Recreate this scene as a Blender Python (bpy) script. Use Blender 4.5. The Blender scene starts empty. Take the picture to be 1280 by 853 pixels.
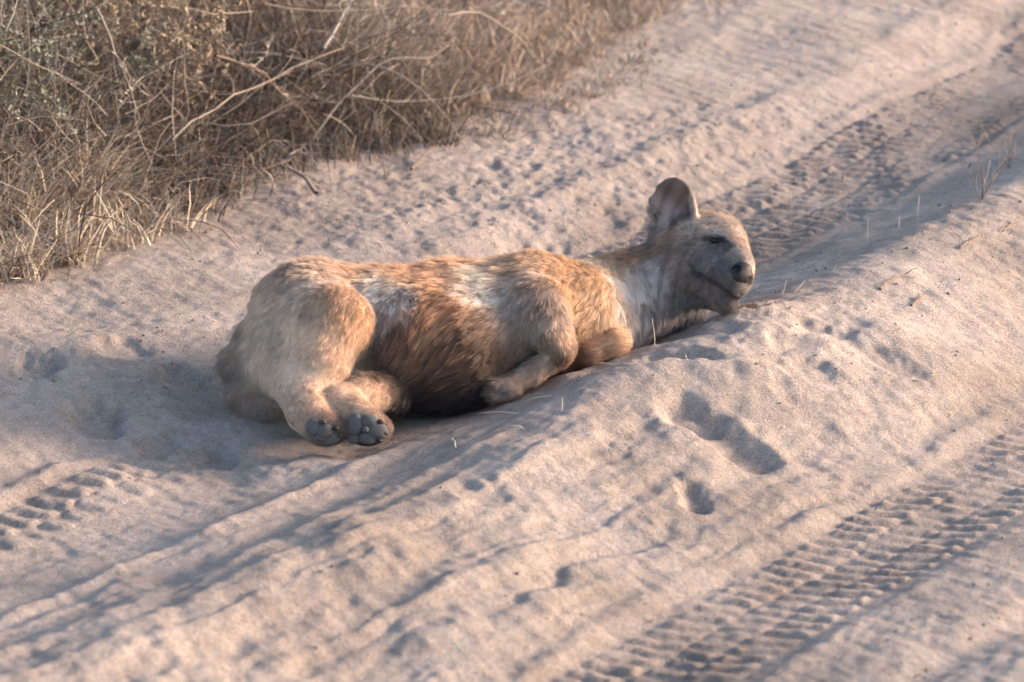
import bpy, math, random
import numpy as np
from mathutils import Vector, Matrix, kdtree
from mathutils.bvhtree import BVHTree

sc = bpy.context.scene
C = sc.collection
random.seed(7)
RNG = np.random.default_rng(11)

# ------------------------------------------------------------------ camera
CAM_LOC = Vector((0.0, -8.0, 2.6))
LENS = 123.0
cd = bpy.data.cameras.new('camera')
cd.lens = LENS; cd.sensor_width = 36.0; cd.clip_start = 0.1; cd.clip_end = 2000.0
cd.dof.use_dof = True; cd.dof.focus_distance = 8.15; cd.dof.aperture_fstop = 3.6
cam = bpy.data.objects.new('camera', cd); C.objects.link(cam)
cam.location = CAM_LOC
cam.rotation_euler = (math.radians(90.0) - math.atan(2.6 / 8.0), 0, 0)
sc.camera = cam

# ------------------------------------------------------------------ light
SUN_AZ, SUN_EL = 8.0, 14.5          # azimuth from +x towards +y
w = bpy.data.worlds.new('World'); sc.world = w; w.use_nodes = True
nt = w.node_tree; bg = nt.nodes['Background']
sky = nt.nodes.new('ShaderNodeTexSky'); sky.sky_type = 'NISHITA'; sky.sun_disc = False
sky.sun_elevation = math.radians(SUN_EL); sky.sun_rotation = math.radians(90 - SUN_AZ)
sky.dust_density = 2.4; sky.air_density = 1.0; sky.ozone_density = 1.6
nt.links.new(sky.outputs[0], bg.inputs[0]); bg.inputs[1].default_value = 0.15
sd = bpy.data.lights.new('sun', 'SUN'); sd.energy = 2.45; sd.angle = math.radians(12.0); sd.color = (1.0, 0.79, 0.66)
sun = bpy.data.objects.new('sun', sd); C.objects.link(sun)
sv = Vector((math.cos(math.radians(SUN_EL)) * math.cos(math.radians(SUN_AZ)),
             math.cos(math.radians(SUN_EL)) * math.sin(math.radians(SUN_AZ)), math.sin(math.radians(SUN_EL))))
sun.rotation_euler = (-sv).to_track_quat('-Z', 'Y').to_euler(); sun.location = sv * 30
sc.view_settings.view_transform = 'Standard'; sc.view_settings.look = 'None'
sc.view_settings.exposure = 1.84; sc.view_settings.gamma = 1.0

# ------------------------------------------------------------------ pixel -> ray
F = 1280 * LENS / 36.0
PIT = math.atan(2.6 / 8.0)
FW = np.array([0, math.cos(PIT), -math.sin(PIT)]); UP = np.array([0, math.sin(PIT), math.cos(PIT)]); RT = np.array([1.0, 0, 0])
CL = np.array(CAM_LOC)
def ray(px, py): return FW + RT * ((px - 640) / F) + UP * (-(py - 426.5) / F)
def P(px, py, Y):                     # the point with world depth Y seen at that pixel
    d = ray(px, py); return CL + d * ((Y - CL[1]) / d[1])
def G(px, py, z=0.0):                 # the point at height z seen at that pixel
    d = ray(px, py); return CL + d * ((z - CL[2]) / d[2])

# ------------------------------------------------------------------ noise
def _h(ix, iy, iz, seed):
    h = (ix.astype(np.int64) * 374761393 + iy.astype(np.int64) * 668265263 + iz.astype(np.int64) * 2147483647 + seed * 1274126177) & 0xFFFFFFFF
    h = ((h ^ (h >> 13)) * 1274126177) & 0xFFFFFFFF
    h = ((h ^ (h >> 15)) * 2246822519) & 0xFFFFFFFF
    return ((h ^ (h >> 16)) & 0xFFFFFF) / float(0xFFFFFF) * 2 - 1
def vn2(x, y, seed=0):
    ix = np.floor(x); iy = np.floor(y); fx = x - ix; fy = y - iy
    u = fx * fx * fx * (fx * (fx * 6 - 15) + 10); v = fy * fy * fy * (fy * (fy * 6 - 15) + 10)
    z = np.zeros(1, np.int64)
    a = _h(ix, iy, z, seed); b = _h(ix + 1, iy, z, seed); c = _h(ix, iy + 1, z, seed); d = _h(ix + 1, iy + 1, z, seed)
    return (a * (1 - u) + b * u) * (1 - v) + (c * (1 - u) + d * u) * v
def fbm2(x, y, seed=0, octs=4, gain=0.5):
    s = 0; a = 1.0; r = 0.0
    for o in range(octs):
        t = 0.6 * o
        xx = x * math.cos(t) - y * math.sin(t); yy = x * math.sin(t) + y * math.cos(t)
        s = s + a * vn2(xx * 2 ** o + 17.3 * o, yy * 2 ** o - 9.1 * o, seed + o); r += a; a *= gain
    return s / r
def vn3(p, seed=0):
    i = np.floor(p); f = p - i; u = f * f * (3 - 2 * f)
    r = 0
    for dx in (0, 1):
        for dy in (0, 1):
            for dz in (0, 1):
                wgt = (u[:, 0] if dx else 1 - u[:, 0]) * (u[:, 1] if dy else 1 - u[:, 1]) * (u[:, 2] if dz else 1 - u[:, 2])
                r = r + wgt * _h(i[:, 0] + dx, i[:, 1] + dy, i[:, 2] + dz, seed)
    return r
def sstep(a, b, x):
    t = np.clip((x - a) / (b - a), 0, 1); return t * t * (3 - 2 * t)

# ------------------------------------------------------------------ helpers
def mesh_obj(name, verts, faces, mat, parent=None, smooth=True, col=None):
    me = bpy.data.meshes.new(name)
    verts = np.asarray(verts, np.float32); faces = np.asarray(faces, np.int32)
    nf, k = faces.shape
    me.vertices.add(len(verts)); me.vertices.foreach_set('co', verts.ravel())
    me.loops.add(nf * k); me.loops.foreach_set('vertex_index', faces.ravel())
    me.polygons.add(nf); me.polygons.foreach_set('loop_start', np.arange(nf, dtype=np.int32) * k)
    me.polygons.foreach_set('loop_total', np.full(nf, k, np.int32))
    me.polygons.foreach_set('use_smooth', np.full(nf, smooth))
    me.update(calc_edges=True); me.validate()
    if col is not None:
        at = me.color_attributes.new('col', 'FLOAT_COLOR', 'POINT')
        cc = np.ones((len(verts), 4), np.float32); cc[:, :3] = col
        at.data.foreach_set('color', cc.ravel())
    me.materials.append(mat)
    o = bpy.data.objects.new(name, me); C.objects.link(o)
    if parent: o.parent = parent
    return o
def tag(o, label=None, cat=None, group=None, kind=None):
    if label: o['label'] = label
    if cat: o['category'] = cat
    if group: o['group'] = group
    if kind: o['kind'] = kind
    return o
def empty(name, loc):
    e = bpy.data.objects.new(name, None); C.objects.link(e); e.location = loc; return e
def newmat(name, rough=0.9):
    m = bpy.data.materials.new(name); m.use_nodes = True
    b = m.node_tree.nodes['Principled BSDF']; b.inputs['Roughness'].default_value = rough
    b.inputs['Specular IOR Level'].default_value = 0.2
    return m, m.node_tree, b
class Strands:                       # tubes and ribbons collected into one mesh
    def __init__(s): s.v = []; s.f = []; s.c = []; s.n = 0
    def tube(s, pts, r0, r1, col, sides=4):
        pts = np.asarray(pts, float); n = len(pts)
        tn = np.gradient(pts, axis=0); tn /= np.linalg.norm(tn, axis=1)[:, None] + 1e-9
        ref = np.array([0.31, 0.77, 0.55])
        a = np.cross(tn, ref); a /= np.linalg.norm(a, axis=1)[:, None] + 1e-9
        b = np.cross(tn, a)
        rr = np.linspace(r0, r1, n)[:, None]
        ring = [pts + rr * (a * math.cos(2 * math.pi * k / sides) + b * math.sin(2 * math.pi * k / sides)) for k in range(sides)]
        s.v.append(np.stack(ring, 1).reshape(-1, 3))
        base = s.n
        for i in range(n - 1):
            for k in range(sides):
                k2 = (k + 1) % sides
                s.f.append((base + i * sides + k, base + i * sides + k2, base + (i + 1) * sides + k2, base + (i + 1) * sides + k))
        s.c.append(np.tile(col, (n * sides, 1))); s.n += n * sides
    def build(s, name, mat, parent=None):
        return mesh_obj(name, np.concatenate(s.v), s.f, mat, parent, True, np.concatenate(s.c))
def ribbons(pts, width, side, cols):
    """pts (N,K,3) centre lines, width (N,K), side (N,3) -> verts, faces, colours"""
    N, K, _ = pts.shape
    off = side[:, None, :] * width[:, :, None] * 0.5
    v = np.stack([pts - off, pts + off], 2).reshape(-1, 3)
    idx = np.arange(N * K * 2).reshape(N, K, 2)
    f = np.stack([idx[:, :-1, 0], idx[:, :-1, 1], idx[:, 1:, 1], idx[:, 1:, 0]], -1).reshape(-1, 4)
    return v, f, np.repeat(cols, K * 2, axis=0)

def attr_mat(name, rough=0.85, translucent=0.0, noise=None):
    m, t, b = newmat(name, rough)
    a = t.nodes.new('ShaderNodeAttribute'); a.attribute_name = 'col'
    src = a.outputs['Color']
    if noise:
        nz = t.nodes.new('ShaderNodeTexNoise'); nz.inputs['Scale'].default_value = noise; nz.inputs['Detail'].default_value = 4
        mp = t.nodes.new('ShaderNodeMapRange'); mp.inputs[3].default_value = 0.65; mp.inputs[4].default_value = 1.35
        t.links.new(nz.outputs['Fac'], mp.inputs[0])
        mx = t.nodes.new('ShaderNodeMix'); mx.data_type = 'RGBA'; mx.blend_type = 'MULTIPLY'; mx.inputs[0].default_value = 1
        t.links.new(src, mx.inputs[6]); t.links.new(mp.outputs[0], mx.inputs[7]); src = mx.outputs[2]
    t.links.new(src, b.inputs['Base Color'])
    if translucent > 0:
        tr = t.nodes.new('ShaderNodeBsdfTranslucent'); t.links.new(src, tr.inputs[0])
        ms = t.nodes.new('ShaderNodeMixShader'); ms.inputs[0].default_value = translucent
        t.links.new(b.outputs[0], ms.inputs[1]); t.links.new(tr.outputs[0], ms.inputs[2])
        t.links.new(ms.outputs[0], t.nodes['Material Output'].inputs['Surface'])
    return m

# ================================================================== HYENA SHAPE (implicit surface)
def seg(p, a, b, r1, r2):
    ba = b - a; t = np.clip(((p - a) @ ba) / (ba @ ba), 0, 1)
    return np.linalg.norm(p - a - t[:, None] * ba, axis=1) - (r1 + (r2 - r1) * t)
def ell(p, c, r, M=None):
    q = p - c
    if M is not None: q = q @ M       # columns of M are the axes
    r = np.asarray(r); k0 = np.linalg.norm(q / r, axis=1); k1 = np.linalg.norm(q / (r * r), axis=1)
    return k0 * (k0 - 1.0) / np.maximum(k1, 1e-6)
def smin(a, b, k):
    h = np.clip(0.5 + 0.5 * (b - a) / k, 0, 1); return b * (1 - h) + a * h - k * h * (1 - h)
def smax(a, b, k): return -smin(-a, -b, k)

def chain(p, pts, k=0.03):
    d = None
    for (a, ra), (b, rb) in zip(pts[:-1], pts[1:]):
        e = seg(p, a, b, ra, rb); d = e if d is None else smin(d, e, k)
    return d
def unit(v): v = np.asarray(v, float); return v / np.linalg.norm(v)

# ear frames
def ear_frame(base, tip, normal):
    u = unit(tip - base); n = unit(normal - u * (normal @ u)); a = np.cross(u, n); return a, u, n
E1b, E1t = P(848, 308, -0.015), P(843, 226, -0.005)
E1 = ear_frame(E1b, E1t, np.array([-0.50, -0.86, 0.05]))
E2b, E2t = P(888, 300, 0.05), P(892, 296, 0.165)
E2 = ear_frame(E2b, E2t, np.array([0.25, 0.0, 1.0]))
def ear(p, base, tip, fr):
    a, u, n = fr; L = np.linalg.norm(tip - base); q = p - base
    x = q @ a; y = (q @ u) / L; z = q @ n
    wl = np.interp(y, [-0.1, 0.0, 0.2, 0.45, 0.65, 0.80, 0.92, 1.0, 1.06], [0.026, 0.040, 0.058, 0.064, 0.062, 0.055, 0.043, 0.028, 0.008])
    zz = z - 7.5 * x * x - 0.05 * (y - 0.45) ** 2 + 0.016
    wl = wl + .003 * np.sin(y * 23 + np.sign(x) * 2) * np.sin(y * 9 + 1)
    d2 = np.abs(x) - wl
    d2 = np.maximum(d2, np.maximum(-0.1 - y, y - 1.05) * L)
    th = 0.0045 + 0.009 * np.clip(1 - y, 0, 1) ** 2
    return smax(d2 * 0.8, np.abs(zz) * 0.8 - th, 0.006)

def base_sdf(p):
    # trunk: back chain and belly chain
    back = chain(p, [(P(395, 402, -0.28), .142), (P(480, 406, -0.24), .130), (P(560, 400, -0.20), .135), (P(640, 399, -0.16), .135),
                     (P(700, 402, -0.12), .124), (P(765, 387, -0.08), .095)], 0.04)
    belly = chain(p, [(P(470, 436, -0.36), .100), (P(520, 440, -0.40), .130), (P(575, 438, -0.40), .136), (P(640, 415, -0.33), .128), (P(715, 402, -0.25), .120),
                      (P(750, 400, -0.18), .095)], 0.04)
    d = smin(back, belly, 0.13) + .010
    # neck
    d = smin(d, chain(p, [(P(745, 390, -0.10), .100), (P(790, 373, -0.06), .098), (P(836, 352, -0.03), .094), (P(862, 332, -0.02), .085)], 0.03), 0.05)
    d = smin(d, seg(p, P(800, 395, -0.12), P(858, 383, -0.05), .045, .035), 0.04)
    # rump and haunch
    d = smin(d, chain(p, [(P(384, 407, -0.30), .132), (P(354, 447, -0.36), .094)], 0.05), 0.05)
    th = chain(p, [(P(390, 400, -0.36), .110), (P(416, 408, -0.50), .083), (P(400, 452, -0.575), .058), (P(378, 494, -0.625), .044), (P(385, 516, -0.68), .040), (P(404, 533, -0.715), .038)], 0.03)
    th = smin(th, ell(p, P(408, 537, -0.725), [.050, .034, .035]), 0.02)
    th = smin(th, seg(p, P(352, 440, -0.38), P(372, 480, -0.56), .085, .05), 0.05)
    d = smin(d, th, 0.022)
    th2 = chain(p, [(P(455, 455, -0.40), .09), (P(490, 485, -0.50), .047), (P(450, 497, -0.59), .042), (P(425, 507, -0.64), .042), (P(456, 528, -0.71), .040)], 0.02)
    th2 = smin(th2, ell(p, P(461, 536, -0.725), [.054, .034, .037]), 0.02)
    d = smin(d, th2, 0.014)
    # tail
    d = smin(d, chain(p, [(P(318, 420, -0.30), .035), (P(297, 452, -0.34), .028), (P(303, 490, -0.40), .026), (P(328, 512, -0.45), .018)], 0.02), 0.03)
    # upper foreleg
    fl = chain(p, [(P(668, 372, -0.25), .104), (P(670, 390, -0.39), .068), (P(690, 418, -0.45), .037), (P(704, 437, -0.475), .029)], 0.03)
    d = smin(d, fl, 0.025)
    fp = chain(p, [(P(700, 442, -0.465), .028), (P(668, 464, -0.48), .024), (P(640, 480, -0.50), .024)], 0.015)
    fp = smin(fp, ell(p, P(634, 484, -0.500), [.028, .030, .024]), 0.012)
    for a_, b_ in (((642, 476), (618, 481)), ((642, 483), (613, 489)), ((646, 489), (619, 496))):
        fp = smin(fp, seg(p, P(*a_, -0.505), P(*b_, -0.520), .013, .0125), 0.006)
    d = smin(d, fp, 0.010)
    # lower foreleg
    d = smin(d, chain(p, [(P(700, 440, -0.32), .05), (P(735, 440, -0.36), .032), (P(770, 426, -0.345), .030)], 0.02), 0.012)
    d = smin(d, seg(p, P(770, 430, -0.33), P(742, 452, -0.31), .028, .026), 0.012)
    # head
    h = ell(p, P(866, 312, -0.015), [.088, .088, .090])
    h = smin(h, ell(p, P(896, 310, -0.055), [.069, .075, .078]), 0.03)
    h = smin(h, ell(p, P(866, 338, -0.065), [.068, .064, .064]), 0.03)
    h = smin(h, seg(p, P(899, 322, -0.105), P(919, 343, -0.205), .060, .043), 0.025)
    h = smin(h, seg(p, P(912, 301, -0.095), P(928, 329, -0.195), .034, .026), 0.022)
    h = smin(h, seg(p, P(882, 338, -0.110), P(919, 354, -0.205), .045, .034), 0.018)
    h = smin(h, seg(p, P(866, 350, -0.070), P(906, 374, -0.185), .045, .034), 0.018)
    h = smin(h, seg(p, P(878, 292, -0.105), P(908, 298, -0.118), .017, .016), 0.016)     # brow
    h = smin(h, seg(p, P(868, 316, -0.095), P(893, 316, -0.122), .016, .014), 0.02)      # cheekbone
    d = smin(d, h, 0.03)
    d = smin(d, ear(p, E1b, E1t, E1), 0.012)
    d = smin(d, ear(p, E2b, E2t, E2), 0.012)
    return d

def hit(fn, px, py, tmin=6.5, tmax=9.5):       # where the view ray through a pixel meets the surface
    d = unit(ray(px, py)); t = tmin
    for _ in range(160):
        v = float(fn((CL + d * t)[None])[0])
        if v < 0.0004: break
        t += v * 0.7
        if t > tmax: return None
    return CL + d * t
carve = []
def add_carve(pix, r, k, sink):
    pts = [hit(base_sdf, *q) for q in pix]; pts = [q + unit(q - CL) * sink for q in pts if q is not None]
    carve.append((pts, r, k))
add_carve([(868, 331), (871, 338), (878, 344), (889, 350), (902, 358), (913, 366), (920, 373)], .0036, .005, .001)
add_carve([(921, 374), (928, 368), (935, 360)], .0025, .005, .0)
add_carve([(899, 314), (912, 324)], .022, .022, -.017)
add_carve([(859, 365), (868, 372), (878, 377)], .010, .012, .004)
def sdf(p):
    d = base_sdf(p)
    for pts, r, k in carve:
        for a, b in zip(pts[:-1], pts[1:]):
            d = smax(d, -seg(p, a, b, r, r), k)
    return d

def surface_nets(fn, lo, hi, h, band=None):
    lo = np.asarray(lo, float); n = (np.ceil((np.asarray(hi) - lo) / h / 5).astype(int)) * 5
    nx, ny, nz = n
    cx = [lo[i] + (np.arange(n[i] // 5) + 0.5) * 5 * h for i in range(3)]
    gx = np.stack(np.meshgrid(*cx, indexing='ij'), -1).reshape(-1, 3)
    cv = fn(gx).reshape(n // 5)
    V = np.repeat(np.repeat(np.repeat(cv, 5, 0), 5, 1), 5, 2).astype(np.float32)
    act = np.argwhere(np.abs(V) < 6.0 * h)
    pos = lo + (act + 0.5) * h
    out = np.empty(len(act), np.float32)
    for i in range(0, len(act), 300000): out[i:i + 300000] = fn(pos[i:i + 300000])
    V[act[:, 0], act[:, 1], act[:, 2]] = out
    ins = V < 0
    corners = [(i, j, k) for i in (0, 1) for j in (0, 1) for k in (0, 1)]
    cnt = sum(ins[i:nx - 1 + i, j:ny - 1 + j, k:nz - 1 + k].astype(np.int8) for i, j, k in corners)
    cells = np.argwhere((cnt > 0) & (cnt < 8))
    acc = np.zeros((len(cells), 3)); num = np.zeros(len(cells))
    for a in corners:
        for ax in range(3):
            if a[ax]: continue
            b = list(a); b[ax] = 1
            va = V[cells[:, 0] + a[0], cells[:, 1] + a[1], cells[:, 2] + a[2]]; vb = V[cells[:, 0] + b[0], cells[:, 1] + b[1], cells[:, 2] + b[2]]
            m = (va < 0) != (vb < 0); t = np.where(m, va / np.where(m, va - vb, 1), 0)
            q = np.array(a, float)[None] + np.zeros((len(cells), 3)); q[:, ax] += t
            acc[m] += q[m]; num[m] += 1
    verts = lo + (cells + acc / num[:, None] + 0.5) * h
    idx = -np.ones((nx, ny, nz), np.int32); idx[cells[:, 0], cells[:, 1], cells[:, 2]] = np.arange(len(cells))
    quads = []
    for ax in range(3):
        s1 = [slice(None)] * 3; s2 = [slice(None)] * 3; s1[ax] = slice(0, -1); s2[ax] = slice(1, None)
        A = ins[tuple(s1)]; B = ins[tuple(s2)]
        e = np.argwhere(A != B); o1, o2 = (ax + 1) % 3, (ax + 2) % 3
        e = e[(e[:, o1] > 0) & (e[:, o2] > 0)]
        d1 = np.zeros(3, int); d1[o1] = 1; d2 = np.zeros(3, int); d2[o2] = 1
        g = lambda q: idx[q[:, 0], q[:, 1], q[:, 2]]
        Q = np.stack([g(e - d1 - d2), g(e - d2), g(e), g(e - d1)], -1)
        fl = A[e[:, 0], e[:, 1], e[:, 2]]
        Q[~fl] = Q[~fl][:, ::-1]
        quads.append(Q)
    Q = np.concatenate(quads); Q = Q[(Q >= 0).all(1)]
    return verts, Q

BV, BQ = surface_nets(sdf, (-0.80, -0.84, -0.14), (0.68, 0.22, 0.44), 0.0042)
def grad(fn, p, e=0.002):
    g = np.stack([fn(p + np.eye(3)[i] * e) - fn(p - np.eye(3)[i] * e) for i in range(3)], -1)
    return g / (np.linalg.norm(g, axis=1)[:, None] + 1e-9)
BN = np.zeros_like(BV)
fn_ = np.cross(BV[BQ[:, 1]] - BV[BQ[:, 0]], BV[BQ[:, 3]] - BV[BQ[:, 0]])
for k in range(4): np.add.at(BN, BQ[:, k], fn_)
BN /= np.linalg.norm(BN, axis=1)[:, None] + 1e-12
BVH = BVHTree.FromPolygons([tuple(v) for v in BV], [tuple(int(i) for i in q) for q in BQ])
def surf(px, py):
    d = Vector(ray(px, py)).normalized(); r = BVH.ray_cast(CAM_LOC, d, 14.0)
    return (np.array(r[0]), np.array(r[1])) if r[0] is not None else (None, None)

# ================================================================== GROUND
rutL_px = [(-300, 770), (0, 692), (160, 650), (310, 600), (930, 285), (1050, 205), (1280, 80), (1500, -40)]
gl = np.array([G(x, y, -0.04)[:2] for x, y in rutL_px])
pc = np.polyfit(gl[:, 1], gl[:, 0], 2)
ykn = np.linspace(-12, 16, 400)
def xc(y):
    yc = np.clip(y, -3.0, 5.0); s0 = np.polyval(np.polyder(pc), yc)
    return np.polyval(pc, yc) + s0 * (y - yc)
PROF = [(-400, .0), (-3.0, .06), (-1.6, .05), (-1.0, .045), (-.6, .03), (-.38, .01), (-.24, -.035), (-.1, -.055), (.1, -.055), (.22, -.040), (.3, -.016), (.40, .022), (.52, .070), (.64, .122), (.72, .134), (.82, .118),
        (.95, .085), (1.12, .035), (1.27, -.02), (1.38, -.045), (1.62, -.045), (1.75, -.02), (2.0, -.005), (2.6, .02), (400, .02)]
_ps = np.linspace(-4, 4, 1601); _pv = np.interp(_ps, *zip(*PROF)); _k = np.hanning(33); _k /= _k.sum()
_pv = np.convolve(np.pad(_pv, 16, mode='edge'), _k, 'valid')
def track_coords(x, y):
    s = (x - xc(y)) * 0.83
    return s, y / 0.83
def tread(u, t, pitch, skew):
    """lug imprints of one tyre: u across -1..1, t along"""
    a = np.abs(u)
    lug = np.abs(((t / pitch + skew * np.sign(u) * (a - .3) + np.where(u > 0, .5, 0)) % 1.0) - .5) * 2     # 0 centre of bar .. 1
    bar = sstep(.36, .58, lug)
    edge = sstep(.28, .40, a) * (1 - sstep(.93, 1.06, a))
    mid = (1 - sstep(.22, .30, a)) * sstep(.35, .6, np.abs(((t / pitch * 1.0 + u * 1.3) % 1.0) - .5) * 2)
    return bar * edge + mid * .6
DENTS = [  # px, py, semi-axes in m (along dir, across), direction deg, depth, z guess
    (872, 625, .045, .055, 20, .022, .0), (770, 553, .05, .055, 0, .010, .05),
    (1000, 460, .13, .05, -10, .016, .10), (1098, 455, .15, .045, -25, .012, .06),
    
    (120, 510, .065, .09, 20, .032, .02), (40, 470, .08, .09, 0, .030, .02), (190, 540, .045, .06, 0, .020, .0), (270, 545, .06, .08, 0, .025, .0),
    (150, 440, .08, .08, 0, .018, .03), (230, 480, .07, .09, 20, .02, .0),
    (660, 270, .06, .12, 0, .009, .03), (700, 290, .05, .10, 0, .009, .02), (580, 250, .06, .10, 0, .009, .03), (610, 205, .05, .08, 0, .009, .04), (760, 270, .06, .12, 0, .009, .0), (640, 300, .05, .1, 0, .009, .02),
    (850, 462, .12, .05, 10, .030, .09), (920, 400, .06, .05, 0, .022, .10), (1020, 410, .08, .05, 0, .014, .12), (590, 610, .07, .07, 20, .012, .07)]
MOUNDS = [(375, 588, .10, .09, 10, .022, -.04), (60, 440, .20, .16, 0, .03, .03), (205, 500, .11, .14, 0, .028, .01), (110, 580, .12, .14, 0, .022, .01), (300, 515, .10, .1, 0, .02, .0),
    (905, 398, .13, .10, 0, .028, .11), (1120, 420, .2, .2, 0, .02, .10), (960, 432, .16, .06, 10, .022, .10), (700, 478, .12, .06, 15, .02, .04), (800, 440, .12, .07, 10, .018, .07), (980, 455, .16, .08, 10, .018, .11)]
RIDGES = [  # thin windrows along the track: s, width, height, y range
    (.335, .030, .022, -9, -.75), (.46, .045, -.018, -9, -.62), (.56, .035, .012, -9, -.8), (-.21, .03, .016, -9, -.7), (.23, .025, .012, .2, 9), (-.24, .03, .010, .3, 9), (1.30, .03, .012, -9, 9),
    (1.70, .035, .008, -9, 9), (1.98, .05, -.014, -9, 9), (2.12, .04, .012, -9, 9), (-.45, .05, .012, .6, 9), (.78, .06, .008, -9, -.8)]
dent_w = [(G(px, py, z)[:2], a, b, math.radians(an), dp) for px, py, a, b, an, dp, z in DENTS]
mound_w = [(G(px, py, z)[:2], a, b, math.radians(an), dp) for px, py, a, b, an, dp, z in MOUNDS]
TR = (G(850, 524, .055)[:2], G(950, 558, .04)[:2])
def ground_h(x, y):
    wob = 0.035 * fbm2(x * 1.3, y * 1.0, 3, 3)
    s, t = track_coords(x, y); s = s + wob
    h = np.interp(s, _ps, _pv)
    low = sstep(-.45, -1.0, y) * sstep(.1, .3, s) * (1 - sstep(1.15, 1.3, s))
    h = h * (1 - .45 * low) - .012 * low
    near = sstep(14, 7, np.abs(y)) * sstep(9, 5, np.abs(x))
    h = h + near * 0.022 * fbm2(x * 1.7, y * 1.7, 21, 3)
    rid = sstep(.25, .6, s) * (1 - sstep(1.1, 1.3, s))
    h = h + rid * 0.018 * fbm2(x * 3.1 + 5, y * 2.2, 25, 3) + rid * .012 * fbm2(x * 8 + 2, y * 5, 26, 3) * sstep(.6, -.4, y)
    wx = x + .045 * fbm2(x * 9, y * 7, 61, 4, .6); wy = y + .06 * fbm2(x * 9, y * 7, 62, 4, .6)
    ph = fbm2(x * 6, y * 6, 33, 3)
    for sc_, wd, hh, y0, y1 in RIDGES:
        m = sstep(y0 - .1, y0 + .1, y) * (1 - sstep(y1 - .15, y1 + .15, y))
        c = sc_ + .018 * vn2(t * 3.0, t * 0 + sc_ * 31, 71)
        h = h + m * hh * np.exp(-((s - c) / wd) ** 2) * (0.75 + 0.6 * ph) * sstep(12, 6, np.abs(y))
    # tyre imprints
    mR = (.25 + .75 * sstep(-.45, .35, fbm2(x * 3.2, y * 2.6, 41, 3) + .10)) * (.55 + .9 * np.abs(fbm2(x * 13, y * 11, 42, 2)))
    sw = s + .014 * fbm2(x * 9, y * 7, 43, 3)
    tw = t + .016 * fbm2(x * 8, y * 7, 44, 3)
    h = h + .0100 * mR * tread((sw - 1.50) / .135, tw, .050, .75) * near
    mLn = sstep(-.60, -.78, y) * sstep(-.5, .2, fbm2(x * 2.4, y * 2.0, 45, 3) + .75)
    h = h + .009 * mLn * tread((sw + .03) / .13, tw, .062, .9) * near * (1 - sstep(-.02, .04, s))
    mLf = sstep(.25, .5, y) * sstep(-.5, .1, fbm2(x * 3.1, y * 1.6, 46, 3) + .2) * (.55 + 1.0 * np.abs(fbm2(x * 11, y * 8, 47, 2)))
    h = h + .013 * mLf * tread((sw - .0) / .19, tw, .056, .9) * near
    # dents, prints and low mounds
    for c, a, b, an, dp in mound_w:
        dx = wx - c[0]; dy = wy - c[1]; ca, sa = math.cos(an), math.sin(an)
        r = np.sqrt(((dx * ca + dy * sa) / a) ** 2 + ((-dx * sa + dy * ca) / b) ** 2)
        h = h + dp * np.exp(-r * r * 1.2)
    for c, a, b, an, dp in dent_w:
        dx = wx - c[0]; dy = wy - c[1]; ca, sa = math.cos(an), math.sin(an)
        r = np.sqrt(((dx * ca + dy * sa) / a) ** 2 + ((-dx * sa + dy * ca) / b) ** 2)
        h = h - dp * (1 - sstep(.35, 1.12, r))
    # the long hollow on the ridge
    a0, a1 = TR; ba = a1 - a0; dx = (wx * .5 + x * .5) - a0[0]; dy = (wy * .5 + y * .5) - a0[1]
    tt = np.clip((dx * ba[0] + dy * ba[1]) / (ba @ ba), 0, 1); rr = np.hypot(dx - tt * ba[0], (dy - tt * ba[1])) / (.066 - .018 * np.sin(tt * 3.1) + .014 * fbm2(x * 14, y * 10, 69, 3))
    h = h - (.034 + .008 * fbm2(x * 20, y * 15, 70, 2)) * (1 - sstep(.30, 1.15, rr))
    # soft churned sand
    churn = sstep(.12, .75, .75 * fbm2(x * 1.3 + 3, y * 1.0, 51, 3) + .12 + .62 * np.exp(-((x - .30) / .55) ** 2 - ((y - 1.3) / .75) ** 2) + .4 * np.exp(-((x + 1.0) / .4) ** 2 - ((y + .5) / .35) ** 2))
    f1 = fbm2(x * 11, y * 8, 52, 4, .6)
    f2 = fbm2(x * 34, y * 26, 57, 3, .6)
    h = h + near * ((.0026 + .0032 * churn) * f1 + (.0019 + .0032 * churn) * f2)
    lump = np.maximum(0, vn2(x * 26, y * 22, 58) - .35) ** 1.0
    h = h + near * .006 * churn * lump
    dig = np.maximum(0, fbm2(wx * 13 + 9, wy * 11, 59, 4, .6) - .22)
    h = h - near * (.008 * dig * (.12 + churn) + .010 * np.maximum(0, fbm2(wx * 27, wy * 20, 68, 3, .6) - .2) * (.25 + .75 * churn))
    lane = fbm2(s * 13 + .6 * ph, t * 1.6, 66, 3)
    h = h + near * lane * (.004 + .011 * sstep(.15, .4, s) * (1 - sstep(1.2, 1.4, s)) * sstep(-.55, -.85, y))
    st = fbm2((x * .8 + y * .6) * 42, (-x * .6 + y * .8) * 9, 63, 2)
    h = h + near * .0024 * st
    return h
# the animal's weight: the sand never rises through it
gx0, gy0, gh = -0.80, -0.84, 0.008
gnx, gny = int(1.48 / gh) + 1, int(1.06 / gh) + 1
ZMIN = np.full((gnx, gny), 9.0)
ii = ((BV[:, 0] - gx0) / gh).astype(int); jj = ((BV[:, 1] - gy0) / gh).astype(int)
np.minimum.at(ZMIN, (np.clip(ii, 0, gnx - 1), np.clip(jj, 0, gny - 1)), BV[:, 2])
def body_floor(x, y):
    i = ((x - gx0) / gh).astype(int); j = ((y - gy0) / gh).astype(int)
    ok = (i >= 0) & (i < gnx) & (j >= 0) & (j < gny)
    r = np.full(x.shape, 9.0); r[ok] = ZMIN[i[ok], j[ok]]; return r
def ground_z(x, y):
    x = np.asarray(x, float); y = np.asarray(y, float)
    h = ground_h(x, y); f = body_floor(x, y)
    return np.minimum(h, f + .012)

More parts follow.
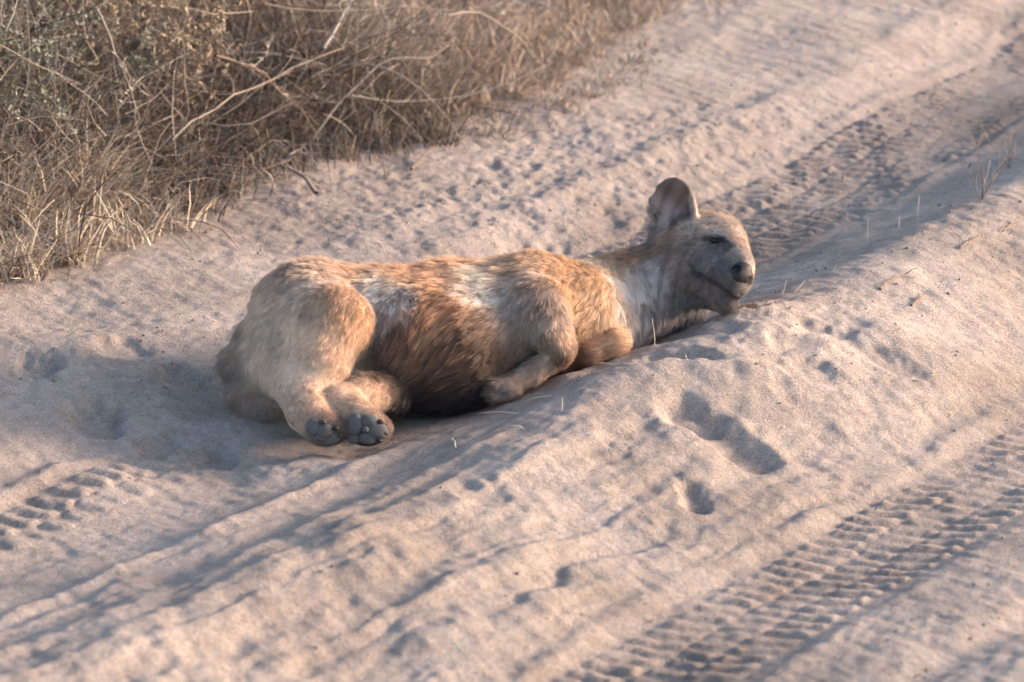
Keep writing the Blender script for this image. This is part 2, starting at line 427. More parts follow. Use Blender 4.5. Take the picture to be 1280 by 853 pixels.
def axis(lo, hi, step, grow, far):
    c = list(np.arange(lo, hi, step)) if not callable(step) else None
    if c is None:
        c = [lo]
        while c[-1] < hi: c.append(c[-1] + step(c[-1]))
    a = []; d = step if not callable(step) else step(lo); v = c[0]
    while v > -far: d *= grow; v -= d; a.append(v)
    b = []; d = step if not callable(step) else step(hi); v = c[-1]
    while v < far: d *= grow; v += d; b.append(v)
    return np.array(a[::-1] + c + b)
xs = axis(-2.05, 2.15, .0062, 1.18, 400)
ys = axis(-2.35, 4.3, lambda y: .0062 * ((y + 8) / 7.0) ** 1.5, 1.18, 400)
GX, GY = np.meshgrid(xs, ys, indexing='ij')
GZ = ground_z(GX.ravel(), GY.ravel())
nx_, ny_ = GX.shape
gi = np.arange(nx_ * ny_).reshape(nx_, ny_)
gq = np.stack([gi[:-1, :-1], gi[1:, :-1], gi[1:, 1:], gi[:-1, 1:]], -1).reshape(-1, 4)

# sand material
m_sand, t, b = newmat('sand', 0.95)
tc = t.nodes.new('ShaderNodeTexCoord')
def tex(scale, detail=6, rough=.6):
    n = t.nodes.new('ShaderNodeTexNoise'); n.inputs['Scale'].default_value = scale; n.inputs['Detail'].default_value = detail; n.inputs['Roughness'].default_value = rough
    t.links.new(tc.outputs['Object'], n.inputs['Vector']); return n
n1 = tex(1.6, 5); n2 = tex(28, 6, .7); n3 = tex(210, 4, .7); n4 = tex(75, 6, .75)
r1 = t.nodes.new('ShaderNodeValToRGB')
r1.color_ramp.elements[0].position = .33; r1.color_ramp.elements[0].color = (.325, .258, .215, 1)
r1.color_ramp.elements[1].position = .68; r1.color_ramp.elements[1].color = (.445, .362, .312, 1)
t.links.new(n1.outputs['Fac'], r1.inputs[0])
r2 = t.nodes.new('ShaderNodeValToRGB')
r2.color_ramp.elements[0].position = .30; r2.color_ramp.elements[0].color = (.72, .70, .69, 1)
r2.color_ramp.elements[1].position = .62; r2.color_ramp.elements[1].color = (1.06, 1.05, 1.04, 1)
t.links.new(n2.outputs['Fac'], r2.inputs[0])
r3 = t.nodes.new('ShaderNodeValToRGB')
r3.color_ramp.elements[0].position = .34; r3.color_ramp.elements[0].color = (.62, .60, .58, 1)
r3.color_ramp.elements[1].position = .55; r3.color_ramp.elements[1].color = (1.04, 1.04, 1.04, 1)
t.links.new(n3.outputs['Fac'], r3.inputs[0])
mx = t.nodes.new('ShaderNodeMix'); mx.data_type = 'RGBA'; mx.blend_type = 'MULTIPLY'; mx.inputs[0].default_value = 1
t.links.new(r1.outputs[0], mx.inputs[6]); t.links.new(r2.outputs[0], mx.inputs[7])
mx2 = t.nodes.new('ShaderNodeMix'); mx2.data_type = 'RGBA'; mx2.blend_type = 'MULTIPLY'; mx2.inputs[0].default_value = 1
t.links.new(mx.outputs[2], mx2.inputs[6]); t.links.new(r3.outputs[0], mx2.inputs[7])
va = t.nodes.new('ShaderNodeAttribute'); va.attribute_name = 'col'
mx3 = t.nodes.new('ShaderNodeMix'); mx3.data_type = 'RGBA'; mx3.blend_type = 'MULTIPLY'; mx3.inputs[0].default_value = 1
t.links.new(mx2.outputs[2], mx3.inputs[6]); t.links.new(va.outputs['Color'], mx3.inputs[7])
t.links.new(mx3.outputs[2], b.inputs['Base Color'])
ad = t.nodes.new('ShaderNodeMath'); ad.operation = 'ADD'; t.links.new(n3.outputs['Fac'], ad.inputs[0]); 
ml = t.nodes.new('ShaderNodeMath'); ml.operation = 'MULTIPLY'; ml.inputs[1].default_value = 2.2; t.links.new(n4.outputs['Fac'], ml.inputs[0]); t.links.new(ml.outputs[0], ad.inputs[1])
bp = t.nodes.new('ShaderNodeBump'); bp.inputs['Strength'].default_value = .8; bp.inputs['Distance'].default_value = .0048
t.links.new(ad.outputs[0], bp.inputs['Height']); t.links.new(bp.outputs[0], b.inputs['Normal'])
gs_, gt_ = track_coords(GX.ravel(), GY.ravel())
gn_ = fbm2(GX.ravel() * 4, GY.ravel() * 2.5, 91, 4, .6)
pack = np.maximum(np.exp(-(gs_ / .26) ** 2) * sstep(.1, .7, GY.ravel()), .75 * np.exp(-((gs_ - 1.5) / .2) ** 2)) * (.75 + .6 * gn_)      # compacted, darker sand in the wheel tracks
pack = np.clip(pack + .45 * sstep(.05, .5, gn_) * sstep(8, 4, np.abs(GY.ravel())), 0, 1)
ground = mesh_obj('ground', np.stack([GX.ravel(), GY.ravel(), GZ], -1), gq, m_sand, None, True, 1 - pack[:, None] * np.array([.30, .31, .31]))
ground['kind'] = 'structure'

#@@REST
# ================================================================== HYENA: colours, fur and parts
hy = empty('hyena', (-0.1, -0.35, 0.0)); HB = Vector(hy.location)
tag(hy, 'tan spotted hyena lying on its side across the sandy wheel track', 'hyena')
def child(o):
    o.parent = hy; o.matrix_parent_inverse = Matrix.Translation(-HB); return o

PXM = 1.0 / 520.0
def guides(rows, nv):
    pos = []; val = []; sig = []
    for r in rows:
        q, _ = surf(r[0], r[1])
        if q is None: continue
        pos.append(q); val.append(r[2:2 + nv]); sig.append(r[2 + nv] * PXM if len(r) > 2 + nv else 22 * PXM)
    return np.array(pos), np.array(val, float), np.array(sig)
def blend(p, g, default, w0=2e-3):
    pos, val, sig = g
    out = np.empty((len(p), val.shape[1]))
    for i in range(0, len(p), 20000):
        d2 = ((p[i:i + 20000, None, :] - pos[None]) ** 2).sum(-1)
        wt = np.exp(-d2 / (2 * sig ** 2)) * (22 * PXM / sig) ** 1.1
        out[i:i + 20000] = (wt @ val + w0 * np.asarray(default)) / (wt.sum(1)[:, None] + w0)
    return out
CG = guides([
    (540, 345, .56, .32, .17), (575, 340, .60, .37, .21), (612, 362, .70, .59, .47, 17), (606, 340, .66, .54, .41, 13), (490, 375, .72, .62, .51, 19), (478, 352, .68, .58, .48, 13), (470, 395, .62, .52, .43, 13), (545, 385, .58, .32, .16),
    (510, 345, .48, .29, .16, 14), (520, 425, .36, .20, .11), (600, 430, .20, .112, .066), (560, 462, .13, .064, .035), (500, 480, .06, .034, .025), (620, 460, .11, .062, .036), (475, 455, .17, .10, .065), (560, 492, .03, .019, .015, 24), (600, 490, .045, .027, .02), (520, 500, .03, .02, .016), (540, 445, .24, .125, .07),  # belly fur brown, its lowest guides blackened further to hold the underside shade
    (455, 340, .46, .30, .18, 14), (640, 330, .50, .33, .19, 15), (530, 322, .56, .36, .20, 14),
    (340, 400, .54, .40, .28), (390, 350, .52, .38, .27), (430, 365, .48, .32, .20, 16), (450, 400, .52, .33, .18, 14), (380, 440, .56, .41, .29), (325, 450, .46, .35, .27), (390, 490, .60, .43, .29, 15), (350, 480, .50, .38, .29, 15),
    (440, 500, .55, .38, .25, 14), (475, 500, .52, .37, .25, 14), (488, 488, .44, .30, .20, 10), (458, 488, .50, .35, .23, 10), (485, 505, .44, .30, .20, 8), (420, 440, .54, .37, .23, 14), (388, 515, .46, .31, .21, 10), (428, 535, .17, .10, .07, 9), (485, 540, .19, .115, .08, 9), (470, 519, .36, .24, .16, 6), (412, 522, .34, .22, .15, 6), (400, 540, .06, .042, .034, 9), (458, 540, .06, .042, .034, 10), (415, 540, .07, .05, .04, 8),
    (290, 440, .30, .22, .16, 10), (288, 465, .08, .062, .056, 18), (296, 485, .045, .036, .034, 20), (318, 505, .08, .065, .06, 16),
    (650, 350, .44, .32, .23, 16), (690, 335, .50, .33, .20, 16), (670, 390, .47, .37, .29, 16), (640, 400, .42, .33, .26, 14), (720, 350, .54, .36, .20, 16), (745, 370, .62, .45, .28, 18), (728, 400, .58, .38, .21, 14), (755, 400, .60, .43, .27, 14), (650, 420, .36, .26, .19, 14),
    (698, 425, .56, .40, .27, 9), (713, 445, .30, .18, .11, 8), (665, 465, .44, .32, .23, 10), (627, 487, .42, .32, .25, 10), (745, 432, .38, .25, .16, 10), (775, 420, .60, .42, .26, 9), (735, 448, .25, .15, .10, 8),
    (790, 355, .76, .70, .64, 15), (775, 390, .58, .50, .42, 13), (815, 350, .66, .60, .55, 13), (830, 375, .42, .35, .30, 13), (800, 402, .52, .46, .42, 13), (850, 388, .34, .30, .27, 12), (868, 384, .26, .225, .20, 10), (858, 395, .26, .23, .21, 10), (788, 322, .44, .27, .15, 11), (770, 340, .60, .45, .28, 11), (818, 306, .34, .22, .15, 10),
    (850, 335, .30, .215, .165, 12), (878, 273, .50, .34, .22, 9), (905, 282, .42, .30, .21, 10), (932, 305, .44, .30, .20, 9), (870, 300, .30, .22, .17, 11), (880, 325, .21, .168, .142, 11), (900, 342, .135, .110, .098, 10), (910, 352, .11, .092, .082, 7), (912, 330, .15, .12, .105, 6), (920, 318, .34, .245, .18, 8), (938, 322, .36, .25, .18, 7),
    (858, 352, .31, .235, .185, 10), (888, 365, .21, .16, .13, 9), (905, 380, .15, .115, .095, 8), (928, 364, .26, .20, .16, 5), (897, 389, .30, .21, .17, 5), (897, 301, .03, .024, .022, 2.6), (885, 298, .05, .04, .035, 1.8), (890, 296, .04, .03, .028, 1.5), (897, 296.5, .04, .03, .028, 1.5), (904, 299.5, .04, .03, .028, 1.6), (909, 304, .05, .04, .035, 1.8), (914, 308, .09, .07, .06, 1.8), (891, 304, .06, .045, .04, 1.3), (900, 306, .06, .045, .04, 1.3), (919.5, 336, .01, .008, .008, 4), (944, 338, .01, .008, .008, 3), (937.5, 350.5, .01, .008, .008, 3), (893, 290, .46, .35, .28, 5), (898, 312, .17, .13, .11, 6), (910, 309, .10, .075, .065, 3),
    *[(x_, y_, .05, .038, .033, 1.3) for x_, y_ in zip(np.interp(np.linspace(0, 1, 22), [0, .1, .25, .45, .65, .85, 1], [868, 871, 878, 889, 902, 913, 920]), np.interp(np.linspace(0, 1, 22), [0, .1, .25, .45, .65, .85, 1], [331, 338, 344, 350, 358, 366, 373]))],
    (845, 245, .17, .115, .095, 9), (832, 262, .36, .29, .25, 9), (828, 280, .40, .32, .27, 8), (855, 270, .15, .10, .085, 8), (868, 258, .50, .38, .28, 5), (847, 228, .20, .15, .13, 5), (862, 285, .46, .33, .23, 7)], 3)
LG = guides([
    (560, 350, .054), (500, 360, .052), (610, 350, .048), (560, 400, .060), (560, 470, .055), (500, 470, .052), (600, 470, .050), (380, 380, .018), (340, 440, .018), (430, 370, .022), (450, 410, .020), (390, 480, .010), (440, 500, .010), (470, 495, .010, 14), (488, 492, .011, 12), (484, 506, .010, 10), (410, 535, .005), (470, 530, .005),
    (660, 360, .026), (700, 340, .028), (745, 380, .034), (670, 400, .026), (640, 400, .034), (700, 430, .015), (650, 470, .012), (627, 487, .007), (760, 425, .015), (800, 360, .034), (830, 370, .028), (790, 318, .040), (825, 303, .036, 14),
    (850, 330, .017, 14), (880, 310, .011, 14), (900, 330, .007, 14), (925, 345, .0035, 12), (905, 375, .006, 12), (845, 255, .0035, 12), (872, 270, .010, 8), (835, 285, .006, 8), (300, 455, .034), (310, 495, .040), (905, 285, .008, 12)], 1)
DG0 = [(560, 335, -.25, 1), (500, 345, -.3, 1), (480, 365, -.2, 1), (500, 385, .5, .8), (610, 345, -.3, 1), (620, 375, -.5, .8), (550, 380, -.25, 1), (560, 430, -.6, .8), (600, 450, -1, .35), (530, 470, -1, .3), (500, 430, -.3, 1), (600, 490, -1, .2), (560, 490, -1, .1),
       (400, 340, -.6, 1), (340, 390, -.5, 1), (320, 450, -.1, 1), (380, 420, -.3, 1), (440, 380, -.5, 1), (450, 420, -.5, 1), (390, 470, -.5, 1), (375, 500, .2, 1), (410, 530, .6, .6), (470, 500, -1, .3), (440, 505, -1, .3), (470, 530, .8, .5),
       (650, 345, -.5, .9), (700, 335, -.6, .7), (660, 380, -.4, 1), (640, 400, -.8, .6), (680, 400, .1, 1), (700, 420, .4, 1), (710, 440, .2, 1), (680, 455, -1, .6), (640, 480, -1, .5), (740, 360, -.5, 1), (740, 395, -.9, .6), (760, 390, -.5, 1), (760, 425, .9, -.3),
       (790, 320, -.5, .8), (800, 350, .1, 1), (800, 390, -.2, 1), (830, 370, -.2, 1), (825, 305, -.8, .8), (850, 330, -.7, .8), (870, 300, -1, .4), (880, 325, -1, .4), (900, 285, -.8, -.5), (925, 305, -.5, -1), (905, 340, -1, .1), (885, 365, -1, .2), (875, 275, -.9, -.2), (845, 255, -.2, -1), (865, 255, -.2, -1),
       (290, 450, -.5, 1), (300, 490, -.2, 1), (320, 505, .4, .9)]
dr = []
for px, py, dx, dy in DG0:
    a, n = surf(px, py)
    if a is None: continue
    v = RT * dx - UP * dy; v = v - n * (v @ n); v /= np.linalg.norm(v) + 1e-9
    dr.append((a, v))
DGp = (np.array([a for a, _ in dr]), np.array([v for _, v in dr]), np.full(len(dr), 20 * PXM))
def px_of(p):
    q = p - CL; z = q @ FW; return 640 + F * (q @ RT) / z, 426.5 - F * (q @ UP) / z
def coat(p):
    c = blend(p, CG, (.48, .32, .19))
    X = p[:, 0]
    spot = vn3(p * 22 + 3, 5) * .6 + vn3(p * 41, 6) * .4
    haunch = (1 - sstep(-.42, -.36, X)) * sstep(-.60, -.48, X) * sstep(.06, .12, p[:, 2]); sho = sstep(.0, .05, X) * (1 - sstep(.17, .23, X)) * sstep(.06, .12, p[:, 2])
    m = sstep(.08, .36, spot) * np.maximum(haunch * .6, sho * .7)
    c = c * (1 - m[:, None] * np.array([.50, .55, .58]))
    hd = sstep(.39, .43, X); c = c * (1 + hd[:, None] * np.array([-.10, -.02, .06])); c = c * (1 + hd * (.16 * vn3(p * 55, 71) + .14 * vn3(p * 120, 72)))[:, None]
    trunk = sstep(-.40, -.34, X) * (1 - sstep(.0, .06, X)); c = c * (1 + trunk * (.26 * vn3(p * np.array([46, 30, 16]), 81) + .14 * vn3(p * 60, 82)))[:, None]
    dust = sstep(-.1, .5, vn3(p * 9, 15)) * (1 - sstep(-.44, -.34, X)) * .35
    c = c * (1 - dust[:, None]) + np.array([.50, .40, .32]) * dust[:, None]
    fold_shade = np.sin((X - .3 * p[:, 2]) * 2 * np.pi / .036 + 3 * vn3(p * 10, 8)) * sstep(.26, .30, X) * (1 - sstep(.39, .43, X))
    c = c * (1 - .34 * np.clip(fold_shade, 0, 1)[:, None])  # neck skin folds: shade of the creases painted as dark bands
    lum = c @ np.array([.3, .55, .15]); c = (c * .93 + lum[:, None] * .07) * np.array([1.03, .98, 1.0])
    return np.clip(c * 1.12, .01, .9)
# skin
m_skin = attr_mat('skin', .8)
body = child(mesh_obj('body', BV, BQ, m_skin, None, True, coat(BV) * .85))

# eye, nose, pads, claws
m_eye, _, b = newmat('eye', .15); b.inputs['Base Color'].default_value = (.012, .008, .006, 1); b.inputs['Specular IOR Level'].default_value = .18
m_nose = attr_mat('nose_skin', .55, 0, 90)
m_pad, t, b = newmat('pad_skin', .75)
b.inputs['Base Color'].default_value = (.085, .085, .095, 1)
nz = t.nodes.new('ShaderNodeTexNoise'); nz.inputs['Scale'].default_value = 260; bp = t.nodes.new('ShaderNodeBump'); bp.inputs['Strength'].default_value = .5; bp.inputs['Distance'].default_value = .001
t.links.new(nz.outputs['Fac'], bp.inputs['Height']); t.links.new(bp.outputs[0], b.inputs['Normal'])
nz2 = t.nodes.new('ShaderNodeTexNoise'); nz2.inputs['Scale'].default_value = 45; nz2.inputs['Detail'].default_value = 5
cr = t.nodes.new('ShaderNodeValToRGB'); cr.color_ramp.elements[0].color = (.060, .055, .054, 1); cr.color_ramp.elements[1].color = (.17, .152, .142, 1)
cr.color_ramp.elements[0].position = .4; cr.color_ramp.elements[1].position = .75
t.links.new(nz2.outputs['Fac'], cr.inputs[0]); t.links.new(cr.outputs[0], b.inputs['Base Color'])
m_claw, _, b = newmat('claw', .6); b.inputs['Base Color'].default_value = (.05, .04, .035, 1)
def ball(name, c, ax, rad, mat, k=1.0, seed=0):
    """rounded lump: semi-axes rad along the columns of ax, slightly irregular"""
    nu, nvv = 20, 13; v = []; f = []
    for j in range(nvv):
        ph = math.pi * j / (nvv - 1)
        for i in range(nu):
            th = 2 * math.pi * i / nu
            v.append((math.sin(ph) * math.cos(th), math.sin(ph) * math.sin(th), math.cos(ph)))
    for j in range(nvv - 1):
        for i in range(nu):
            f.append((j * nu + i, j * nu + (i + 1) % nu, (j + 1) * nu + (i + 1) % nu, (j + 1) * nu + i))
    v = np.array(v); v = v * (1 + .10 * vn3(v * 1.4 + seed * 7.7, 31)[:, None])
    v = np.sign(v) * np.abs(v) ** k
    return child(mesh_obj(name, c + (v * np.asarray(rad)) @ np.asarray(ax).T, f, mat))
def view_axes(n, ang):
    n = unit(n); r = RT * math.cos(ang) - UP * math.sin(ang); r = unit(r - n * (r @ n)); return np.stack([r, np.cross(n, r), n], 1)
bare = []                                  # places without fur: centre, radius
q, n = surf(896, 300.5)
e = ball('eye', q - n * .002, view_axes(n, math.radians(17)), (.0225, .0090, .0095), m_eye); bare.append((q, .012))
q2 = None
NP = []
for px, py, r in [(921, 335, .017), (927, 333, .017), (935, 337, .017), (929, 346, .018), (936, 349, .012), (922, 344, .014)]:
    qq, nn = surf(px, py)
    if qq is None: qq, nn = surf(px - 6, py)
    NP.append((qq - nn * (r - .0030), r))
def nose_sdf(p):
    d = None
    for c, r in NP:
        e = np.linalg.norm(p - c, axis=1) - r; d = e if d is None else smin(d, e, .012)
    for c, r in NH: d = smax(d, -(np.linalg.norm(p - c, axis=1) - r), .004)
    return d
NH = []
nh = []
for px, py, r in [(919.5, 336, .0105), (944, 338, .008), (937.5, 350.5, .0075)]:
    h_ = hit(nose_sdf, px, py)
    if h_ is None: h_ = hit(nose_sdf, px - 3, py)
    if h_ is not None: nh.append((h_ + unit(h_ - CL) * .001, r))
NH = nh
nc = np.mean([c for c, _ in NP], 0)
NV, NQ = surface_nets(nose_sdf, nc - .05, nc + .05, .0016)
ncol = np.tile(np.array([.030, .026, .025]), (len(NV), 1)) * (1 + .25 * vn3(NV * 120, 3)[:, None])
for c, r in NH: ncol *= (1 - .95 * (1 - sstep(r * 1.05, r * 1.35, np.linalg.norm(NV - c, axis=1))))[:, None]
child(mesh_obj('nose', NV, NQ, m_nose, None, True, ncol))
for c, r in NP: bare.append((c, r * 1.02))
PADS = [(392, 534, 9, 10, 0), (406, 539, 9.5, 8, -10), (415, 548.5, 11, 7, -25), (401, 547, 8, 5, 10), (444, 530, 8.5, 12, 0), (463, 526.5, 9.5, 7, 5), (471.5, 538.5, 11.5, 9, 15), (459.5, 548, 10, 7.5, 5), (443, 548, 8, 7, 0), (457, 537, 4, 4, 0)]
for i, (px, py, a, c_, an) in enumerate(PADS):
    q, n = surf(px, py)
    if q is None: continue
    n = unit(n * .4 - FW * .9 + UP * .05)
    ball('paw_pad', q - n * .005, view_axes(n, math.radians(an)), (a * PXM * 1.06, c_ * PXM * 1.06, .012), m_pad, .85, i); bare.append((q, min(a, c_) * PXM * .9))
for i, (px, py) in enumerate([(404, 528), (420, 535.5), (424, 544), (475, 527.5), (481, 541), (474, 550)]):
    q, n = surf(px, py)
    if q is None: continue
    n = unit(n * .3 - FW * .8 + RT * .3); ball('claw', q, view_axes(n, .3), (.0075, .0055, .012), m_claw, .9, i + 20)

#@@FUR
def make_fur(N):
    tri = np.concatenate([BQ[:, [0, 1, 2]], BQ[:, [0, 2, 3]]])
    a, b_, c = BV[tri[:, 0]], BV[tri[:, 1]], BV[tri[:, 2]]
    area = np.linalg.norm(np.cross(b_ - a, c - a), axis=1) * .5; cen = (a + b_ + c) / 3
    Lc = blend(cen, LG, (.030,))[:, 0]
    gz = ground_z(cen[:, 0], cen[:, 1])
    wgt = area * np.clip(.024 / Lc, .8, 5.0) * (cen[:, 2] > gz - .004)
    facing = ((a - CL) * 0 + 1)[:, 0]
    ti = RNG.choice(len(tri), N, p=wgt / wgt.sum())
    r1 = np.sqrt(RNG.random(N))[:, None]; r2 = RNG.random(N)[:, None]
    root = a[ti] * (1 - r1) + b_[ti] * r1 * (1 - r2) + c[ti] * r1 * r2
    nrm = BN[tri[ti, 0]] * (1 - r1) + BN[tri[ti, 1]] * r1 * (1 - r2) + BN[tri[ti, 2]] * r1 * r2
    nrm /= np.linalg.norm(nrm, axis=1)[:, None]
    keep = np.ones(N, bool)
    for cc, rr in bare: keep &= np.linalg.norm(root - cc, axis=1) > rr
    root = root[keep]; nrm = nrm[keep]; N = len(root)
    L = blend(root, LG, (.030,))[:, 0]
    g = blend(root, DGp, (-.5, -.2, -.5))
    # mane and irregular swirl
    g = g + .24 * np.stack([vn3(root * 11, 61), vn3(root * 14, 62), vn3(root * 14, 63)], -1) * np.clip(L / .03, .3, 1)[:, None]
    g -= nrm * (g * nrm).sum(1)[:, None]; g /= np.linalg.norm(g, axis=1)[:, None] + 1e-9
    jit = RNG.normal(size=(N, 3)) * .16
    L = L * (0.6 + 0.6 * RNG.random(N)) * (1 + .35 * vn3(root * 30, 64))
    K = 5
    pts = np.empty((N, K, 3)); pts[:, 0] = root - nrm * .001
    lift0 = (.55 + .25 * RNG.random(N)) * np.clip(.036 / L, .42, 1)
    for j in range(1, K):
        tt = j / (K - 1)
        d = g + nrm * (lift0 * (1 - .85 * tt))[:, None] + jit * (.5 + tt)
        d /= np.linalg.norm(d, axis=1)[:, None]
        pts[:, j] = pts[:, j - 1] + d * (L / (K - 1))[:, None]
    # clumps
    ncl = N // 30
    ci = RNG.choice(N, ncl, replace=False)
    kd = kdtree.KDTree(ncl)
    for i, k in enumerate(ci): kd.insert(root[k], i)
    kd.balance()
    own = np.fromiter((kd.find(r)[1] for r in root), int, N)
    lead = ci[own]
    tt = (np.arange(K) / (K - 1))[None, :, None]
    st = (.52 * np.clip(L / .03, .15, 1))[:, None, None] * (.6 + .6 * RNG.random(ncl))[own][:, None, None]
    tgt = pts[lead] - root[lead][:, None] + root[lead][:, None]
    pts = pts + (tgt - pts) * np.clip(st * tt ** 1.3, 0, .92)
    # keep tips out of the skin
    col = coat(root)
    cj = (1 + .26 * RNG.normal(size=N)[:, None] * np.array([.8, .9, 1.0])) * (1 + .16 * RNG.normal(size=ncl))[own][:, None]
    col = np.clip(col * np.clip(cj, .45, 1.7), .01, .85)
    wid = .00034 + .0080 * np.clip(L, 0, .06)
    return pts, wid, col
def build_fur(pts, wid, col):
    N, K, _ = pts.shape
    cu = bpy.data.hair_curves.new('fur')
    cu.add_curves([K] * N)
    cu.attributes['position'].data.foreach_set('vector', pts.astype(np.float32).ravel())
    ra = cu.attributes.get('radius') or cu.attributes.new('radius', 'FLOAT', 'POINT')
    rr = (wid[:, None] * .5 * np.array([1.0, 1.0, .85, .6, .15])[None]).astype(np.float32)
    ra.data.foreach_set('value', rr.ravel())
    ca = cu.attributes.new('col', 'FLOAT_COLOR', 'CURVE')
    cc = np.ones((N, 4), np.float32); cc[:, :3] = col; ca.data.foreach_set('color', cc.ravel())
    m = bpy.data.materials.new('fur'); m.use_nodes = True; t = m.node_tree
    for n in list(t.nodes):
        if n.type == 'BSDF_PRINCIPLED': t.nodes.remove(n)
    at = t.nodes.new('ShaderNodeAttribute'); at.attribute_name = 'col'
    df = t.nodes.new('ShaderNodeBsdfDiffuse'); tr = t.nodes.new('ShaderNodeBsdfTranslucent'); gl_ = t.nodes.new('ShaderNodeBsdfAnisotropic')
    gl_.inputs['Roughness'].default_value = .42
    m1 = t.nodes.new('ShaderNodeMixShader'); m1.inputs[0].default_value = .34; m2 = t.nodes.new('ShaderNodeMixShader'); m2.inputs[0].default_value = .05
    t.links.new(at.outputs['Color'], df.inputs[0]); t.links.new(at.outputs['Color'], tr.inputs[0])
    t.links.new(df.outputs[0], m1.inputs[1]); t.links.new(tr.outputs[0], m1.inputs[2]); t.links.new(m1.outputs[0], m2.inputs[1]); t.links.new(gl_.outputs[0], m2.inputs[2])
    t.links.new(m2.outputs[0], t.nodes['Material Output'].inputs['Surface'])
    cu.materials.append(m)
    o = bpy.data.objects.new('fur', cu); C.objects.link(o); return child(o)
fur = build_fur(*make_fur(340000)); fur['kind'] = 'stuff'
#@@VEG
# ================================================================== DRY VEGETATION
VBP = [(-420, 430), (-160, 368), (0, 326), (130, 290), (230, 245), (330, 205), (440, 180), (600, 152), (700, 112), (765, 62), (870, 2), (1000, -62)]
VB = np.array([G(x, y, .05)[:2] for x, y in VBP])
vl = np.concatenate([[0], np.cumsum(np.linalg.norm(np.diff(VB, axis=0), axis=1))])
def vpos(u, v):                       # u metres along the verge, v metres into the grass
    x = np.interp(u, vl, VB[:, 0]); y = np.interp(u, vl, VB[:, 1])
    x2 = np.interp(u + .25, vl, VB[:, 0]); y2 = np.interp(u + .25, vl, VB[:, 1]); x1 = np.interp(u - .25, vl, VB[:, 0]); y1 = np.interp(u - .25, vl, VB[:, 1])
    tx, ty = x2 - x1, y2 - y1; l = np.hypot(tx, ty) + 1e-9
    return x - ty / l * v, y + tx / l * v
def u_at(px): return float(np.interp(px, [p[0] for p in VBP], vl))
U_END = u_at(630)
m_grass = attr_mat('dry_grass', .8, .12)
m_twig = attr_mat('dry_twig', .85, 0, 60)
m_leaf = attr_mat('dry_leaf', .8, .2)
def blades(N, u0, u1, vmax, hfun, lean, wid, pal, palw, seed, vpow=1.4, curl=.5):
    g = np.random.default_rng(seed)
    u = u0 + (u1 - u0) * g.random(N); v = vmax * g.random(N) ** vpow - .05 + .10 * vn2(u * 3.1, u * 0, seed)
    # tufts
    tu = g.random(N) < .85; cell = .17; v = np.where(tu, (np.floor(v / .19) + .5 + .2 * g.normal(size=N)) * .19, v)
    u = np.where(tu, (np.floor(u / cell) + .5 + .34 * g.normal(size=N) * .5) * cell, u)
    x, y = vpos(u, v); x = x + .02 * g.normal(size=N); y = y + .02 * g.normal(size=N)
    z = ground_z(x, y) - .01
    H = hfun(u, v) * (.45 + .75 * g.random(N))
    az = g.random(N) * 2 * np.pi; le = lean * np.abs(g.normal(size=N))
    d = np.stack([np.cos(az) * le, np.sin(az) * le, np.ones(N)], -1); d /= np.linalg.norm(d, axis=1)[:, None]
    az2 = az + .8 * g.normal(size=N); cu = curl * (.3 + 1.3 * g.random(N))
    K = 5; pts = np.empty((N, K, 3)); pts[:, 0] = np.stack([x, y, z], -1)
    for j in range(1, K):
        t_ = j / (K - 1)
        q = d + np.stack([np.cos(az2), np.sin(az2), -.7 * np.ones(N)], -1) * (cu * t_ ** 1.5)[:, None] + .10 * g.normal(size=(N, 3)) * t_
        q /= np.linalg.norm(q, axis=1)[:, None]
        pts[:, j] = pts[:, j - 1] + q * (H / (K - 1))[:, None]
    wd = wid * (.6 + .8 * g.random(N))
    W = wd[:, None] * np.array([1, 1, .9, .65, .12])[None]
    sa = g.random(N) * 2 * np.pi; side = np.stack([np.cos(sa), np.sin(sa) * .5, .25 * g.normal(size=N)], -1); side /= np.linalg.norm(side, axis=1)[:, None]
    pal = np.array(pal); c = pal[g.choice(len(pal), N, p=np.array(palw) / sum(palw))] * (.7 + .6 * g.random(N))[:, None]
    return ribbons(pts, W, side, c)
def join(parts):
    v = []; f = []; c = []; n = 0
    for a, b_, cc in parts: v.append(a); f.append(b_ + n); c.append(cc); n += len(a)
    return np.concatenate(v), np.concatenate(f), np.concatenate(c)
STRAW = [(.46, .37, .28), (.25, .19, .145), (.15, .105, .08), (.10, .070, .055), (.20, .168, .142), (.055, .040, .032)]  # darkest tones carry the shade of the thicket interior
L_U0, L_U1 = u_at(-330), u_at(560)
near_h = lambda u, v: .10 + .30 * np.clip(v / .35, 0, 1) + .30 * np.clip((v - .3) / .8, 0, 1)
g1 = join([blades(14000, L_U0, L_U1, 1.9, near_h, .42, .0034, STRAW, [1, 2, 3, 4, 3, 4], 101),
           blades(12000, L_U0, L_U1, .8, lambda u, v: .10 + .25 * np.clip(v / .3, 0, 1), .75, .0028, STRAW, [4, 4, 3, 2, 2, 1], 102, 1.2, .9),
           blades(7000, L_U0, u_at(170), .30, lambda u, v: .16 + .14 * np.clip(v / .2, 0, 1), .5, .0038, [(.54, .44, .34), (.46, .37, .28), (.34, .26, .20)], [4, 4, 2], 103, 1.0, .9),
           blades(7000, L_U0, L_U1, 1.6, lambda u, v: .45 + .35 * np.clip(v / .8, 0, 1), 1.3, .0030, STRAW, [1, 2, 3, 4, 4, 4], 104, 1.0, 1.4)])
tag(mesh_obj('dry_grass', g1[0], g1[1], m_grass, None, True, g1[2]), 'dense brown dry grass along the verge behind the hyena', 'grass', kind='stuff')
BR = Strands()
gb = np.random.default_rng(303)
